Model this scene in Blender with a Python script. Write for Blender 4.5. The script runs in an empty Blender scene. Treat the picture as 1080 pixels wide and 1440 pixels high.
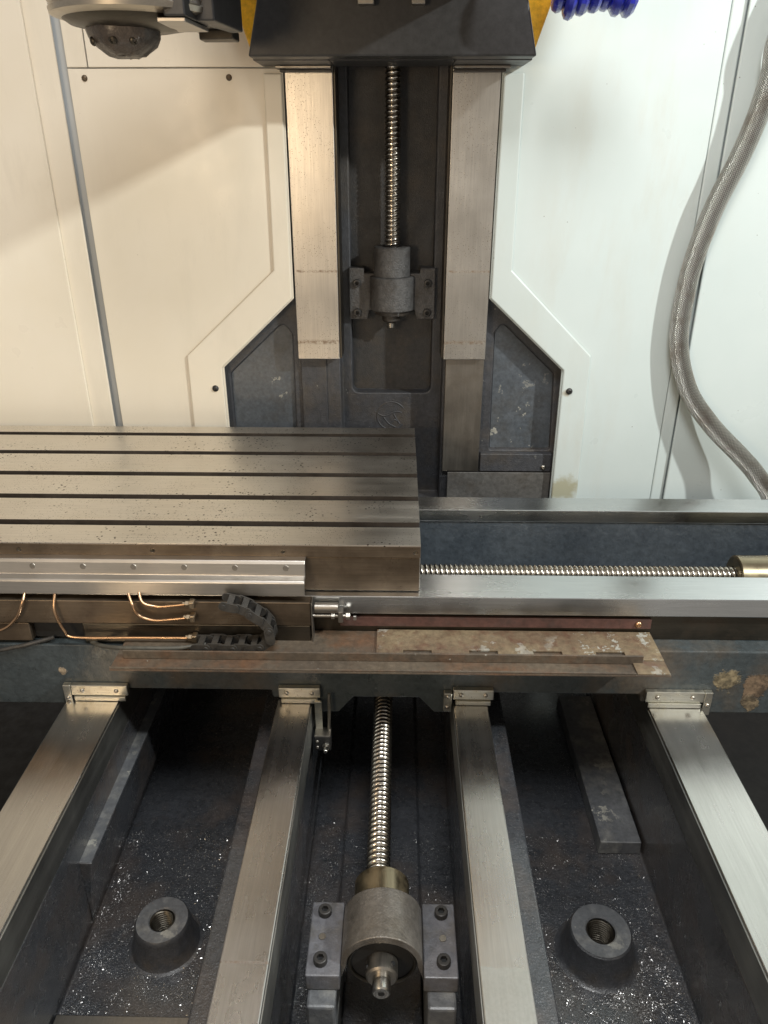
import bpy, bmesh, math, random
from mathutils import Vector, Matrix
R = math.radians
random.seed(7)
scene = bpy.context.scene
COL = scene.collection

# ------------------------------------------------------------------ camera
cam_d = bpy.data.cameras.new('camera')
cam = bpy.data.objects.new('camera', cam_d); COL.objects.link(cam)
cam.location = (0.0195, 0.0, 1.0)
cam.rotation_euler = (R(90 - 25.57), 0.0, R(1.07))
cam_d.sensor_fit = 'VERTICAL'; cam_d.sensor_height = 36.0
cam_d.lens = 36.0 * 1066.0 / 1440.0
cam_d.clip_start = 0.01; cam_d.clip_end = 50
scene.camera = cam

# ------------------------------------------------------------------ light
w = bpy.data.worlds.new('World'); scene.world = w; w.use_nodes = True
bg = w.node_tree.nodes['Background']
bg.inputs['Color'].default_value = (1.0, 0.93, 0.84, 1); bg.inputs['Strength'].default_value = 0.36

def area(name, loc, target, size, power, color, size_y=None):
    d = bpy.data.lights.new(name, 'AREA'); d.energy = power; d.color = color
    d.shape = 'RECTANGLE'; d.size = size; d.size_y = size_y or size
    o = bpy.data.objects.new(name, d); COL.objects.link(o); o.location = loc
    o.rotation_euler = (Vector(target) - Vector(loc)).to_track_quat('-Z', 'Y').to_euler()
    return o
area('machine_lamp', (1.9, 0.0, 2.02), (-0.1, 1.4, 0.75), 0.07, 54, (0.96, 1.0, 0.975))
area('room_lamp', (-0.72, -0.40, 1.03), (-0.2, 1.4, 0.75), 0.34, 7.5, (1.0, 0.76, 0.49))
area('ceiling_lamp', (0.12, 0.20, 2.25), (0.0, 0.75, 0.1), 0.6, 30, (0.97, 0.99, 1.0))

vs = scene.view_settings
vs.view_transform = 'Standard'; vs.look = 'None'; vs.gamma = 1.0; vs.exposure = 0.0
vs.use_curve_mapping = False
scene.render.engine = 'CYCLES'
scene.cycles.max_bounces = 8
scene.cycles.use_denoising = True

# ------------------------------------------------------------------ materials
class NT:
    def __init__(s, name):
        s.m = bpy.data.materials.new(name); s.m.use_nodes = True
        s.t = s.m.node_tree; s.b = s.t.nodes['Principled BSDF']
        s.co = s.t.nodes.new('ShaderNodeTexCoord').outputs['Object']
        s.last_bump = None
    def put(s, sock, v):
        if hasattr(v, 'is_output'): s.t.links.new(v, sock)
        elif v is not None:
            if isinstance(v, (tuple, list)) and len(v) == 3 and sock.type == 'RGBA': v = (*v, 1)
            sock.default_value = v
    def map(s, scale=(1, 1, 1), rot=(0, 0, 0), loc=(0, 0, 0), co=None):
        n = s.t.nodes.new('ShaderNodeMapping')
        s.t.links.new(co or s.co, n.inputs['Vector'])
        n.inputs['Scale'].default_value = scale; n.inputs['Rotation'].default_value = rot
        n.inputs['Location'].default_value = loc
        return n.outputs[0]
    def noise(s, scale, detail=4, rough=.55, stretch=None, dist=0, loc=(0, 0, 0)):
        n = s.t.nodes.new('ShaderNodeTexNoise')
        s.t.links.new(s.map(stretch or (1, 1, 1), loc=loc), n.inputs['Vector'])
        n.inputs['Scale'].default_value = scale; n.inputs['Detail'].default_value = detail
        n.inputs['Roughness'].default_value = rough; n.inputs['Distortion'].default_value = dist
        return n.outputs['Fac']
    def voro(s, scale, feature='F1', stretch=None):
        n = s.t.nodes.new('ShaderNodeTexVoronoi'); n.feature = feature
        s.t.links.new(s.map(stretch or (1, 1, 1)), n.inputs['Vector'])
        n.inputs['Scale'].default_value = scale
        return n.outputs['Distance']
    def ramp(s, v, lo, hi, a=0.0, b=1.0):
        n = s.t.nodes.new('ShaderNodeMapRange'); s.t.links.new(v, n.inputs[0])
        for i, x in enumerate((lo, hi, a, b)): n.inputs[i + 1].default_value = x
        n.clamp = True
        return n.outputs[0]
    def math(s, op, a, b=None):
        n = s.t.nodes.new('ShaderNodeMath'); n.operation = op
        s.put(n.inputs[0], a)
        if b is not None: s.put(n.inputs[1], b)
        return n.outputs[0]
    def sep(s, axis):
        n = s.t.nodes.new('ShaderNodeSeparateXYZ'); s.t.links.new(s.co, n.inputs[0])
        return n.outputs[axis]
    def mix(s, f, a, b):
        n = s.t.nodes.new('ShaderNodeMix'); n.data_type = 'RGBA'
        s.put(n.inputs[0], f); s.put(n.inputs[6], a); s.put(n.inputs[7], b)
        return n.outputs[2]
    def fmix(s, f, a, b):
        n = s.t.nodes.new('ShaderNodeMix'); n.data_type = 'FLOAT'
        s.put(n.inputs[0], f); s.put(n.inputs[2], a); s.put(n.inputs[3], b)
        return n.outputs[0]
    def bump(s, h, strength, dist):
        n = s.t.nodes.new('ShaderNodeBump'); s.t.links.new(h, n.inputs['Height'])
        n.inputs['Strength'].default_value = strength; n.inputs['Distance'].default_value = dist
        if s.last_bump: s.t.links.new(s.last_bump, n.inputs['Normal'])
        s.last_bump = n.outputs[0]
        s.t.links.new(s.last_bump, s.b.inputs['Normal'])
    def set(s, **k):
        names = dict(base='Base Color', rough='Roughness', metal='Metallic', spec='Specular IOR Level', coat='Coat Weight', coatr='Coat Roughness', sheen='Sheen Weight')
        for a, v in k.items(): s.put(s.b.inputs[names[a]], v)
        return s

M = {}
AX = {'x': (0.03, 1, 1), 'y': (1, 0.03, 1), 'z': (1, 1, 0.03)}

def steel(name, axis, c1, c2, r1, r2, line=.25, spots=0.0, stain=None, residue=None, spotc=(.03, .02, .012), marks=(), big=False):
    n = NT(name); st = AX[axis]
    lines = n.noise(420, 5, .7, st)
    bign = n.noise(9, 4, .6)
    band = n.noise(60, 3, .5, st)
    col = n.mix(n.ramp(bign, .35, .68), c1, c2)
    col = n.mix(n.math('MULTIPLY', n.ramp(lines, .35, .75), .35), col, tuple(x * .55 for x in c1))
    rg = n.fmix(n.ramp(n.math('ADD', n.math('MULTIPLY', bign, .6), n.math('MULTIPLY', band, .4)), .35, .65), r1, r2)
    metal = 1.0
    if stain:
        sf = n.ramp(n.noise(22, 6, .65, loc=(3, 1, 0)), .52, .72)
        col = n.mix(n.math('MULTIPLY', sf, .7), col, stain)
        rg = n.fmix(sf, rg, .5)
        metal = n.ramp(sf, 0, 1, 1, .75)
    if residue:
        ax, thr, sgn = residue
        d = n.math('ADD', n.sep(ax), n.math('MULTIPLY', n.math('SUBTRACT', n.noise(26, 4, .6), .5), .035))
        edge = n.math('MULTIPLY', n.ramp(n.math('ABSOLUTE', n.math('SUBTRACT', d, thr)), .0022, .0004), .6)
        rf = n.math('MAXIMUM', edge, n.math('MULTIPLY', n.ramp(d, thr - .0015 * sgn, thr + .0015 * sgn), .45))
        col = n.mix(rf, col, n.mix(n.ramp(n.noise(300, 3), .4, .65), (.42, .43, .39), (.50, .51, .47)))
        rg = n.fmix(rf, rg, .42); metal = n.fmix(rf, metal, .85)
    for (ax, pos, wd) in marks:
        d = n.math('ABSOLUTE', n.math('SUBTRACT', n.sep(ax), pos))
        mf = n.math('MULTIPLY', n.ramp(d, wd, wd * .3), n.ramp(n.noise(120, 5, .7), .42, .62))
        col = n.mix(n.math('MULTIPLY', mf, .75), col, (.20, .12, .06)); rg = n.fmix(mf, rg, .6)
    if spots:
        a = n.voro(290); b = n.noise(18, 4, .6, loc=(1, 2, 3))
        f = n.math('MULTIPLY', n.ramp(a, .20, .14), n.ramp(b, .62 - spots * .2, .70 - spots * .12))
        if big:
            f2 = n.math('MULTIPLY', n.ramp(n.voro(125), .24, .17), n.ramp(n.noise(11, 4, .6, loc=(4, 2, 8)), .50, .60))
            f = n.math('MAXIMUM', f, f2)
        col = n.mix(f, col, spotc); rg = n.fmix(f, rg, .35)
        n.bump(f, .25, .0006)
    n.bump(lines, line, .0002)
    n.set(base=col, rough=rg, metal=metal)
    M[name] = n.m

steel('rail_steel_y', 'y', (.56, .545, .52), (.62, .605, .58), .20, .30, .22)
steel('inner_rail_steel', 'y', (.50, .485, .46), (.58, .565, .54), .22, .32, .24, residue=(1, -.397, -1))
steel('inner_rail_steel_marked', 'y', (.47, .45, .43), (.55, .53, .51), .22, .32, .24, marks=[(1, -.3955, .0022)])
steel('rail_steel_x', 'x', (.58, .60, .61), (.66, .67, .67), .18, .30, .22)
steel('rail_side_steel', 'y', (.34, .34, .32), (.44, .44, .41), .34, .5, .3, spots=.6, spotc=(.02, .02, .02))
steel('column_steel', 'z', (.58, .545, .49), (.65, .615, .56), .30, .40, .6, spots=1.1, spotc=(.13, .085, .045), marks=[(2, -.6205, .0035), (2, -.7555, .006)])
steel('pad_steel', 'z', (.24, .215, .185), (.32, .29, .25), .40, .55, .4, stain=(.15, .12, .09))
steel('table_steel', 'x', (.68, .645, .59), (.75, .715, .66), .30, .42, .3, spots=1.2, big=True)
steel('greasy_steel', 'x', (.13, .100, .072), (.25, .195, .14), .42, .62, .45, spots=.6, stain=(.060, .036, .022))
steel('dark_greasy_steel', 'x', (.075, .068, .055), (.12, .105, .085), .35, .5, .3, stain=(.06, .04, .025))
steel('aluminium', 'x', (.47, .44, .40), (.53, .50, .46), .36, .46, .15)
steel('wiper_metal', 'x', (.60, .58, .50), (.70, .68, .60), .28, .42, .2, spots=.7, stain=(.40, .32, .18), spotc=(.06, .04, .02))
steel('bright_steel', 'y', (.62, .60, .56), (.70, .68, .63), .16, .26, .1)
steel('dull_steel', 'y', (.28, .26, .23), (.36, .33, .29), .32, .45, .2, stain=(.16, .12, .08))
steel('drum_steel', 'x', (.46, .41, .34), (.56, .51, .43), .28, .40, .2, stain=(.22, .16, .11))
steel('brass_steel', 'y', (.27, .225, .15), (.36, .30, .205), .26, .40, .15, stain=(.25, .18, .09))

def paint(name, c1, c2, rough=(.28, .5), *a_, **k_):
    _paint(name, c1, c2, rough, *a_, **k_)

def _paint(name, c1, c2, rough=(.28, .5), fine=.25, fs=520, grime=None, gs=14, chips=0.0, lump=.3, coat=.25, patches=None, metal=0.0, swarf=None, fd=.0005):
    n = NT(name)
    big = n.noise(7, 5, .6); f = n.noise(fs, 3, .6)
    col = n.mix(n.ramp(big, .35, .65), c1, c2)
    rg = n.fmix(n.ramp(n.noise(30, 5, .6), .35, .65), *rough)
    if grime:
        g = n.ramp(n.noise(gs, 6, .65, loc=(5, 2, 1)), .48, .68)
        col = n.mix(n.math('MULTIPLY', g, .85), col, grime); rg = n.fmix(g, rg, .48)
    if chips:
        cfa = n.noise(34, 6, .7, loc=(2, 7, 4)); cfb = n.noise(5, 2, .5, loc=(9, 1, 4))
        cf = n.math('MULTIPLY', n.ramp(cfa, .70 - chips * .1, .715 - chips * .1), n.ramp(cfb, .45, .55))
        col = n.mix(cf, col, (.30, .29, .25)); rg = n.fmix(cf, rg, .6)
    if patches:
        for (px, pz, rad, pc) in patches:
            dx = n.math('MULTIPLY', n.math('SUBTRACT', n.sep(0), px), 1.15); dz = n.math('SUBTRACT', n.sep(2), pz)
            d = n.math('SQRT', n.math('ADD', n.math('MULTIPLY', dx, dx), n.math('MULTIPLY', dz, dz)))
            d = n.math('ADD', d, n.math('MULTIPLY', n.math('SUBTRACT', n.noise(38, 6, .7), .5), rad * 2.6))
            pf = n.ramp(d, rad, rad * .86)
            pcol = n.mix(n.ramp(n.noise(90, 5, .7), .4, .6), pc, tuple(x * .35 for x in pc))
            col = n.mix(pf, col, pcol); rg = n.fmix(pf, rg, .7)
            n.bump(pf, .6, .0012)
    # faint mottling so that no painted face is perfectly even
    mot = n.ramp(n.noise(110, 5, .7, loc=(7, 3, 2)), .3, .7, .72, 1.28)
    mm = n.t.nodes.new('ShaderNodeVectorMath'); mm.operation = 'SCALE'
    n.put(mm.inputs[0], col); n.put(mm.inputs['Scale'], mot); col = mm.outputs[0]
    if swarf:
        cl = n.math('MULTIPLY', n.ramp(n.noise(520, 3, .75, loc=(1, 1, 9)), .60, .68), n.ramp(n.noise(16, 5, .65, loc=(8, 3, 1)), .40, .62))
        cl = n.math('MULTIPLY', cl, swarf)
        col = n.mix(cl, col, (.30, .29, .28)); rg = n.fmix(cl, rg, .32)
        n.bump(cl, .8, .0012)
    n.bump(n.noise(45, 4, .55), lump, .0025)
    n.bump(f, fine, fd)
    n.set(base=col, rough=rg, metal=metal, coat=coat, coatr=.18)
    M[name] = n.m

paint('bed_paint', (.027, .029, .033), (.043, .046, .052), (.13, .30), 1.0, 380, grime=(.058, .044, .036), gs=9, coat=.9, lump=.6, swarf=.75, fd=.0012)
paint('boss_paint', (.030, .031, .034), (.042, .043, .047), (.30, .5), .8, 420, grime=(.055, .047, .040), gs=30, coat=.2, lump=.5, fd=.001)
paint('bed_paint_worn', (.075, .078, .084), (.105, .108, .112), (.32, .5), .6, 420, grime=(.19, .185, .17), gs=26, chips=1.0, coat=.15, fd=.0008)
paint('saddle_paint', (.030, .038, .042), (.050, .060, .063), (.24, .45), .4, 420, grime=(.085, .062, .040), gs=7, coat=.25, lump=.4, chips=.35,
      patches=[(.510, .012, .022, (.24, .19, .11)), (.550, .000, .024, (.17, .115, .07)), (.548, -.035, .014, (.20, .15, .09)), (-.475, .012, .009, (.32, .25, .17))])
paint('saddle_wall_paint', (.030, .037, .045), (.048, .057, .066), (.22, .38), .2, 300, lump=.9, coat=.35)
paint('column_paint', (.042, .043, .048), (.060, .061, .067), (.36, .55), 1.0, 380, grime=(.072, .060, .048), gs=10, chips=.25, coat=.1, fd=.0011)
paint('column_panel_paint', (.070, .080, .092), (.090, .100, .112), (.32, .5), .3, 300, grime=(.06, .058, .055), chips=.7, lump=.25, coat=.15)
paint('channel_paint', (.026, .026, .027), (.042, .040, .039), (.40, .6), 1.0, 420, grime=(.055, .044, .034), coat=.06, fd=.0012)
paint('bearing_grey', (.12, .108, .095), (.19, .172, .150), (.26, .42), 1.0, 420, grime=(.085, .070, .052), gs=18, lump=.3, coat=.2, metal=.5, fd=.0007)
paint('flange_grey', (.085, .085, .095), (.115, .114, .124), (.34, .48), .8, 420, grime=(.08, .072, .062), gs=30, lump=.15, coat=.12, fd=.0008)
paint('dirty_flange_grey', (.070, .068, .068), (.105, .102, .100), (.40, .6), 1.0, 360, grime=(.050, .042, .036), gs=26, lump=.6, coat=.05, fd=.0016, metal=.2)
paint('head_black', (.026, .0255, .026), (.032, .031, .032), (.38, .46), .12, 900, lump=.03, coat=.05)
paint('head_yellow', (.72, .36, .012), (.74, .38, .02), (.30, .38), .05, 900, lump=.02, coat=.3)
paint('rust', (.055, .041, .029), (.095, .073, .050), (.55, .75), .8, 350, grime=(.115, .058, .030), gs=14, lump=.5, coat=.25, chips=.5)
paint('rust_pale', (.105, .068, .042), (.19, .145, .085), (.5, .75), .8, 260, grime=(.10, .050, .032), gs=48, chips=1.3, lump=.4, coat=.12)
paint('red_primer', (.070, .034, .028), (.105, .050, .040), (.45, .6), .4, 350, grime=(.06, .04, .035), gs=30, lump=.2, coat=.1)
paint('black_plastic', (.022, .021, .020), (.035, .032, .028), (.4, .55), .3, 500, grime=(.05, .042, .032), gs=40, lump=.1, coat=.0)
paint('grimy_black', (.022, .019, .017), (.040, .034, .029), (.38, .6), 1.0, 260, grime=(.06, .048, .038), gs=45, lump=1.0, coat=.15)
paint('blue_plastic', (.012, .018, .33), (.02, .03, .42), (.22, .35), .1, 500, lump=.15, coat=.4)
paint('cable_grey', (.055, .052, .042), (.085, .08, .065), (.45, .55), .2, 500, lump=.1, coat=.0)
paint('foot_paint', (.085, .080, .074), (.13, .122, .112), (.4, .6), .6, 300, grime=(.07, .058, .046), gs=14, lump=.4, coat=.05)
paint('grimy_brown', (.045, .034, .027), (.085, .066, .052), (.34, .55), 1.0, 200, grime=(.03, .024, .02), gs=40, lump=1.0, coat=.2, fd=.0016)
paint('slot_dark', (.022, .017, .013), (.040, .031, .024), (.4, .6), .6, 300, lump=.4, coat=.1)  # near-black material for the inner faces of the table slots
paint('void_black', (.006, .006, .006), (.010, .009, .008), (.6, .8), .3, 300, lump=.3, coat=0)

def cream(name, c1, c2, patches=()):
    n = NT(name)
    col = n.mix(n.ramp(n.noise(3.5, 5, .6), .35, .65), c1, c2)
    dirt = n.math('MULTIPLY', n.ramp(n.noise(55, 6, .7, (1, 1, .35), loc=(4, 4, 4)), .66, .80), n.ramp(n.noise(4, 3, .5, loc=(1, 5, 2)), .5, .65))
    col = n.mix(n.math('MULTIPLY', dirt, .35), col, (.40, .34, .24))
    smu = n.math('MULTIPLY', n.ramp(n.noise(9, 6, .7, (1, 1, .22), loc=(3, 3, 7)), .50, .74), n.ramp(n.noise(2.2, 2, .5, loc=(6, 5, 2)), .42, .62))
    col = n.mix(n.math('MULTIPLY', smu, .42), col, (.50, .45, .36))
    dots = n.math('MULTIPLY', n.ramp(n.voro(42), .055, .035), n.ramp(n.noise(7, 3), .56, .6))
    col = n.mix(n.math('MULTIPLY', dots, .7), col, (.12, .09, .06))
    for (px, pz, rad, pc) in patches:
        dx = n.math('MULTIPLY', n.math('SUBTRACT', n.sep(0), px), .8); dz = n.math('SUBTRACT', n.sep(2), pz)
        d = n.math('SQRT', n.math('ADD', n.math('MULTIPLY', dx, dx), n.math('MULTIPLY', dz, dz)))
        d = n.math('ADD', d, n.math('MULTIPLY', n.math('SUBTRACT', n.noise(45, 6, .7), .5), rad * 2.4))
        col = n.mix(n.math('MULTIPLY', n.ramp(d, rad * 1.4, rad * .7), .8), col, pc)
    n.bump(n.noise(2.5, 2, .4), .35, .010)
    n.bump(n.noise(240, 3, .5), .06, .0006)
    n.set(base=col, rough=n.ramp(n.noise(12, 4), .3, .7, .26, .40), metal=0.0, spec=.45)
    M[name] = n.m
cream('cream_warm_lit', (.76, .685, .555), (.79, .72, .60))  # panel paint with the left side's warm light put into its colour
cream('gap_cool_lit', (.46, .48, .485), (.50, .52, .525))  # grey backing; the bluish light in the gap is put into the colour
cream('cream_cool_lit', (.555, .615, .595), (.59, .645, .625))  # same panel paint with the right side's cool light put into its colour
cream('cream_cool_lit_dirty', (.55, .605, .58), (.59, .64, .615), [(.070, -.190, .024, (.36, .33, .20)), (.055, .02, .006, (.40, .36, .28))])  # cool-lit copy of the panel paint, plus grime patches

def simple(name, c, rough, metal=0.0):
    n = NT(name)
    v = n.noise(60, 4, .6)
    n.set(base=n.mix(n.ramp(v, .35, .65), c, tuple(x * .72 for x in c)), rough=n.ramp(v, .3, .7, rough, rough + .14), metal=metal)
    n.bump(n.noise(300, 3), .1, .0003)
    M[name] = n.m
simple('copper', (.62, .40, .24), .24, 1.0)
simple('fitting', (.44, .36, .26), .32, 1.0)
simple('bolt_black', (.055, .052, .050), .38, .6)
simple('bolt_socket', (.006, .006, .006), .6)
simple('bolt_steel', (.46, .43, .38), .3, 1.0)
simple('screw_brown', (.17, .13, .09), .42, .8)
simple('chip_metal', (.66, .645, .63), .26, 1.0)

def screw_mat():
    n = NT('ball_screw_steel')
    v = n.noise(40, 4, .6)
    n.set(base=n.mix(n.ramp(v, .4, .65), (.66, .62, .56), (.46, .42, .36)), rough=n.ramp(v, .3, .7, .14, .26), metal=1.0)
    M['ball_screw_steel'] = n.m
screw_mat()
simple('screw_groove', (.17, .145, .115), .30, .9)

def hose_mat():
    n = NT('braided_steel')
    uv = n.t.nodes.new('ShaderNodeTexCoord').outputs['UV']
    def wave(rot):
        wv = n.t.nodes.new('ShaderNodeTexWave'); wv.wave_type = 'BANDS'; wv.bands_direction = 'X'
        n.t.links.new(n.map((1, 1, 1), (0, 0, rot), co=uv), wv.inputs['Vector'])
        wv.inputs['Scale'].default_value = 3.0; return wv.outputs['Fac']
    sepn = n.t.nodes.new('ShaderNodeSeparateXYZ'); n.t.links.new(uv, sepn.inputs[0])
    U, V = sepn.outputs[0], sepn.outputs[1]
    # u runs round the hose (16 units), v runs along it: a woven relief of alternating strands
    a = n.math('SINE', n.math('MULTIPLY', U, 2 * math.pi)); b = n.math('SINE', n.math('MULTIPLY', V, 2 * math.pi))
    h = n.math('MULTIPLY', a, b)
    strand = n.math('ABSOLUTE', n.math('SINE', n.math('MULTIPLY', n.math('ADD', V, n.math('MULTIPLY', U, .5)), 6 * math.pi)))
    hh = n.math('ADD', n.math('MULTIPLY', h, .5), n.math('MULTIPLY', strand, .35))
    c = n.mix(n.ramp(hh, -.35, .6), (.16, .145, .125), (.80, .765, .70))
    c = n.mix(n.ramp(n.noise(25, 4), .5, .7), c, (.36, .30, .25))
    n.set(base=c, rough=.30, metal=.95)
    n.bump(hh, 1.0, .003)
    M['braided_steel'] = n.m
hose_mat()

# ------------------------------------------------------------------ mesh helpers
WORLD = {}
def H(h): return 1.0 - h

def thing(name, label, cat, loc, group=None):
    o = bpy.data.objects.new(name, None); o.empty_display_size = .05; COL.objects.link(o)
    o.location = loc; WORLD[o] = Vector(loc); o['label'] = label; o['category'] = cat
    if group: o['group'] = group
    return o

def obj(name, bm, mat, parent=None, bevel=.0008, smooth=None, label=None, cat=None, group=None, kind=None, segs=2):
    bmesh.ops.recalc_face_normals(bm, faces=bm.faces[:])
    me = bpy.data.meshes.new(name); bm.to_mesh(me); bm.free()
    lo = Vector((min(v.co[i] for v in me.vertices) for i in range(3))); hi = Vector((max(v.co[i] for v in me.vertices) for i in range(3)))
    c = (lo + hi) / 2
    me.transform(Matrix.Translation(-c))
    o = bpy.data.objects.new(name, me); COL.objects.link(o); WORLD[o] = c
    if parent: o.parent = parent; o.location = c - WORLD[parent]
    else: o.location = c
    me.materials.append(M[mat] if isinstance(mat, str) else mat)
    if smooth is not None:
        me.shade_smooth(); me.set_sharp_from_angle(angle=R(smooth))
    if bevel:
        b = o.modifiers.new('bevel', 'BEVEL'); b.width = bevel; b.segments = segs; b.limit_method = 'ANGLE'; b.angle_limit = R(35)
    if label: o['label'] = label
    if cat: o['category'] = cat
    if group: o['group'] = group
    if kind: o['kind'] = kind
    return o

def box(x0, x1, y0, y1, z0, z1, bm=None):
    bm = bm or bmesh.new()
    bmesh.ops.create_cube(bm, size=1, matrix=Matrix.Translation(((x0 + x1) / 2, (y0 + y1) / 2, (z0 + z1) / 2)) @ Matrix.Diagonal((abs(x1 - x0), abs(y1 - y0), abs(z1 - z0), 1)))
    return bm

def hbox(x0, x1, y0, y1, h0, h1, bm=None): return box(x0, x1, y0, y1, H(h1), H(h0), bm)

def prism(pts, a0, a1, axis, bm=None):
    """pts: (p,q); axis Y -> (x,h); axis X -> (y,h); axis Z -> (x,y); h measured down from camera height"""
    bm = bm or bmesh.new()
    def P(p, q, a):
        if axis == 'Y': return (p, a, H(q))
        if axis == 'X': return (a, p, H(q))
        return (p, q, a)
    A = [bm.verts.new(P(p, q, a0)) for p, q in pts]; B = [bm.verts.new(P(p, q, a1)) for p, q in pts]
    n = len(pts)
    bm.faces.new(A); bm.faces.new(B[::-1])
    for i in range(n): bm.faces.new((A[i], B[i], B[(i + 1) % n], A[(i + 1) % n]))
    return bm

def rounded(pts, rad, seg=5):
    out = []; n = len(pts)
    for i, p in enumerate(pts):
        r = rad[i] if isinstance(rad, (list, tuple)) else rad
        if not r: out.append(p); continue
        p = Vector(p); a = Vector(pts[i - 1]); b = Vector(pts[(i + 1) % n])
        u = (a - p).normalized(); v = (b - p).normalized()
        ang = u.angle(v); t = min(r / math.tan(ang / 2), (a - p).length * .45, (b - p).length * .45); rr = t * math.tan(ang / 2)
        cen = p + (u + v).normalized() * (rr / math.sin(ang / 2))
        s = p + u * t - cen; e = p + v * t - cen
        a0 = math.atan2(s.y, s.x); d = math.atan2(e.y, e.x) - a0
        while d > math.pi: d -= 2 * math.pi
        while d < -math.pi: d += 2 * math.pi
        for k in range(seg + 1):
            q = a0 + d * k / seg; out.append((cen.x + rr * math.cos(q), cen.y + rr * math.sin(q)))
    return out

def lathe(prof, origin, axis, n=32, bm=None, cap=True):
    """prof: (t along axis, radius)"""
    bm = bm or bmesh.new(); axis = Vector(axis).normalized(); o = Vector(origin)
    u = axis.orthogonal().normalized(); v = axis.cross(u)
    rings = []
    for t, r in prof:
        rings.append([bm.verts.new(o + axis * t + (u * math.cos(2 * math.pi * k / n) + v * math.sin(2 * math.pi * k / n)) * max(r, 1e-5)) for k in range(n)])
    for a, b in zip(rings, rings[1:]):
        for k in range(n): bm.faces.new((a[k], a[(k + 1) % n], b[(k + 1) % n], b[k]))
    if cap: bm.faces.new(rings[0][::-1]); bm.faces.new(rings[-1])
    return bm

def catmull(pts, per=8):
    P = [Vector(p) for p in pts]; P = [P[0] * 2 - P[1]] + P + [P[-1] * 2 - P[-2]]
    out = []
    for i in range(1, len(P) - 2):
        for k in range(per):
            t = k / per
            out.append(.5 * ((2 * P[i]) + (-P[i - 1] + P[i + 1]) * t + (2 * P[i - 1] - 5 * P[i] + 4 * P[i + 1] - P[i + 2]) * t * t + (-P[i - 1] + 3 * P[i] - 3 * P[i + 1] + P[i + 2]) * t ** 3))
    out.append(P[-2]); return out

def tube(path, r, n=12, bm=None, uv=None):
    bm = bm or bmesh.new(); path = [Vector(p) for p in path]
    up = None; rings = []; L = [0]
    for a, b in zip(path, path[1:]): L.append(L[-1] + (b - a).length)
    for i, p in enumerate(path):
        t = (path[min(i + 1, len(path) - 1)] - path[max(i - 1, 0)]).normalized()
        if up is None: up = t.orthogonal().normalized()
        up = (up - t * up.dot(t)).normalized(); v = t.cross(up)
        rr = r(L[i]) if callable(r) else r
        rings.append([bm.verts.new(p + (up * math.cos(2 * math.pi * k / n) + v * math.sin(2 * math.pi * k / n)) * rr) for k in range(n)])
    lay = bm.loops.layers.uv.new('UVMap') if uv else None
    for i, (a, b) in enumerate(zip(rings, rings[1:])):
        for k in range(n):
            f = bm.faces.new((a[k], a[(k + 1) % n], b[(k + 1) % n], b[k]))
            if uv:
                for lp, (uu, vv) in zip(f.loops, ((k, i), (k + 1, i), (k + 1, i + 1), (k, i + 1))):
                    lp[lay].uv = (uu / n * uv[0], L[vv] * uv[1])
    bm.faces.new(rings[0][::-1]); bm.faces.new(rings[-1])
    return bm

def cut(o, cutters):
    """boolean difference, applied"""
    for bm in cutters:
        bmesh.ops.recalc_face_normals(bm, faces=bm.faces[:])
        me = bpy.data.meshes.new('cutter'); bm.to_mesh(me); bm.free()
        me.transform(Matrix.Translation(-WORLD[o]))
        c = bpy.data.objects.new('cutter', me); COL.objects.link(c)
        c.parent = o
        bpy.context.view_layer.update()
        mods = list(o.modifiers); keep = [(m.width, m.segments) for m in mods if m.type == 'BEVEL']
        for m in mods: o.modifiers.remove(m)
        m = o.modifiers.new('cut', 'BOOLEAN'); m.operation = 'DIFFERENCE'; m.object = c; m.solver = 'EXACT'
        dg = bpy.context.evaluated_depsgraph_get(); dg.update()
        nm = bpy.data.meshes.new_from_object(o.evaluated_get(dg))
        o.modifiers.remove(m); old = o.data; nme = old.name; o.data = nm
        bpy.data.objects.remove(c); bpy.data.meshes.remove(me); bpy.data.meshes.remove(old); nm.name = nme
        for wd, sg in keep:
            b = o.modifiers.new('bevel', 'BEVEL'); b.width = wd; b.segments = sg; b.limit_method = 'ANGLE'; b.angle_limit = R(35)
    return o

SHARED = {}
def cap_screw(parent, pos, axis, r, hgt, mat='bolt_black', name='bolt'):
    """socket head screw: ring head with a hexagon socket; mesh shared between alike screws"""
    key = (round(r, 5), round(hgt, 5), mat)
    if key not in SHARED:
        bm = bmesh.new(); n = 24
        def hexr(k): 
            a = (2 * math.pi * k / n) % (math.pi / 3) - math.pi / 6
            return r * .46 / math.cos(a)
        prof = [(0, r), (hgt * .78, r), (hgt * .94, r * .94), (hgt, r * .84), (hgt, None), (hgt * .35, None)]
        rings = [[bm.verts.new(((hexr(k) if rr is None else rr) * math.cos(2 * math.pi * k / n), (hexr(k) if rr is None else rr) * math.sin(2 * math.pi * k / n), t)) for k in range(n)] for t, rr in prof]
        for a, b in zip(rings, rings[1:]):
            for k in range(n): bm.faces.new((a[k], a[(k + 1) % n], b[(k + 1) % n], b[k]))
        f = bm.faces.new(rings[-1]); f.material_index = 1
        me = bpy.data.meshes.new(name); bm.to_mesh(me); bm.free()
        me.materials.append(M[mat]); me.materials.append(M['bolt_socket'])
        me.shade_smooth(); me.set_sharp_from_angle(angle=R(30)); SHARED[key] = me
    o = bpy.data.objects.new(name, SHARED[key]); COL.objects.link(o); o.parent = parent
    o.location = Vector(pos) - WORLD[parent]; o.rotation_euler = Vector(axis).to_track_quat('Z', 'Y').to_euler()
    WORLD[o] = Vector(pos)
    return o

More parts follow.
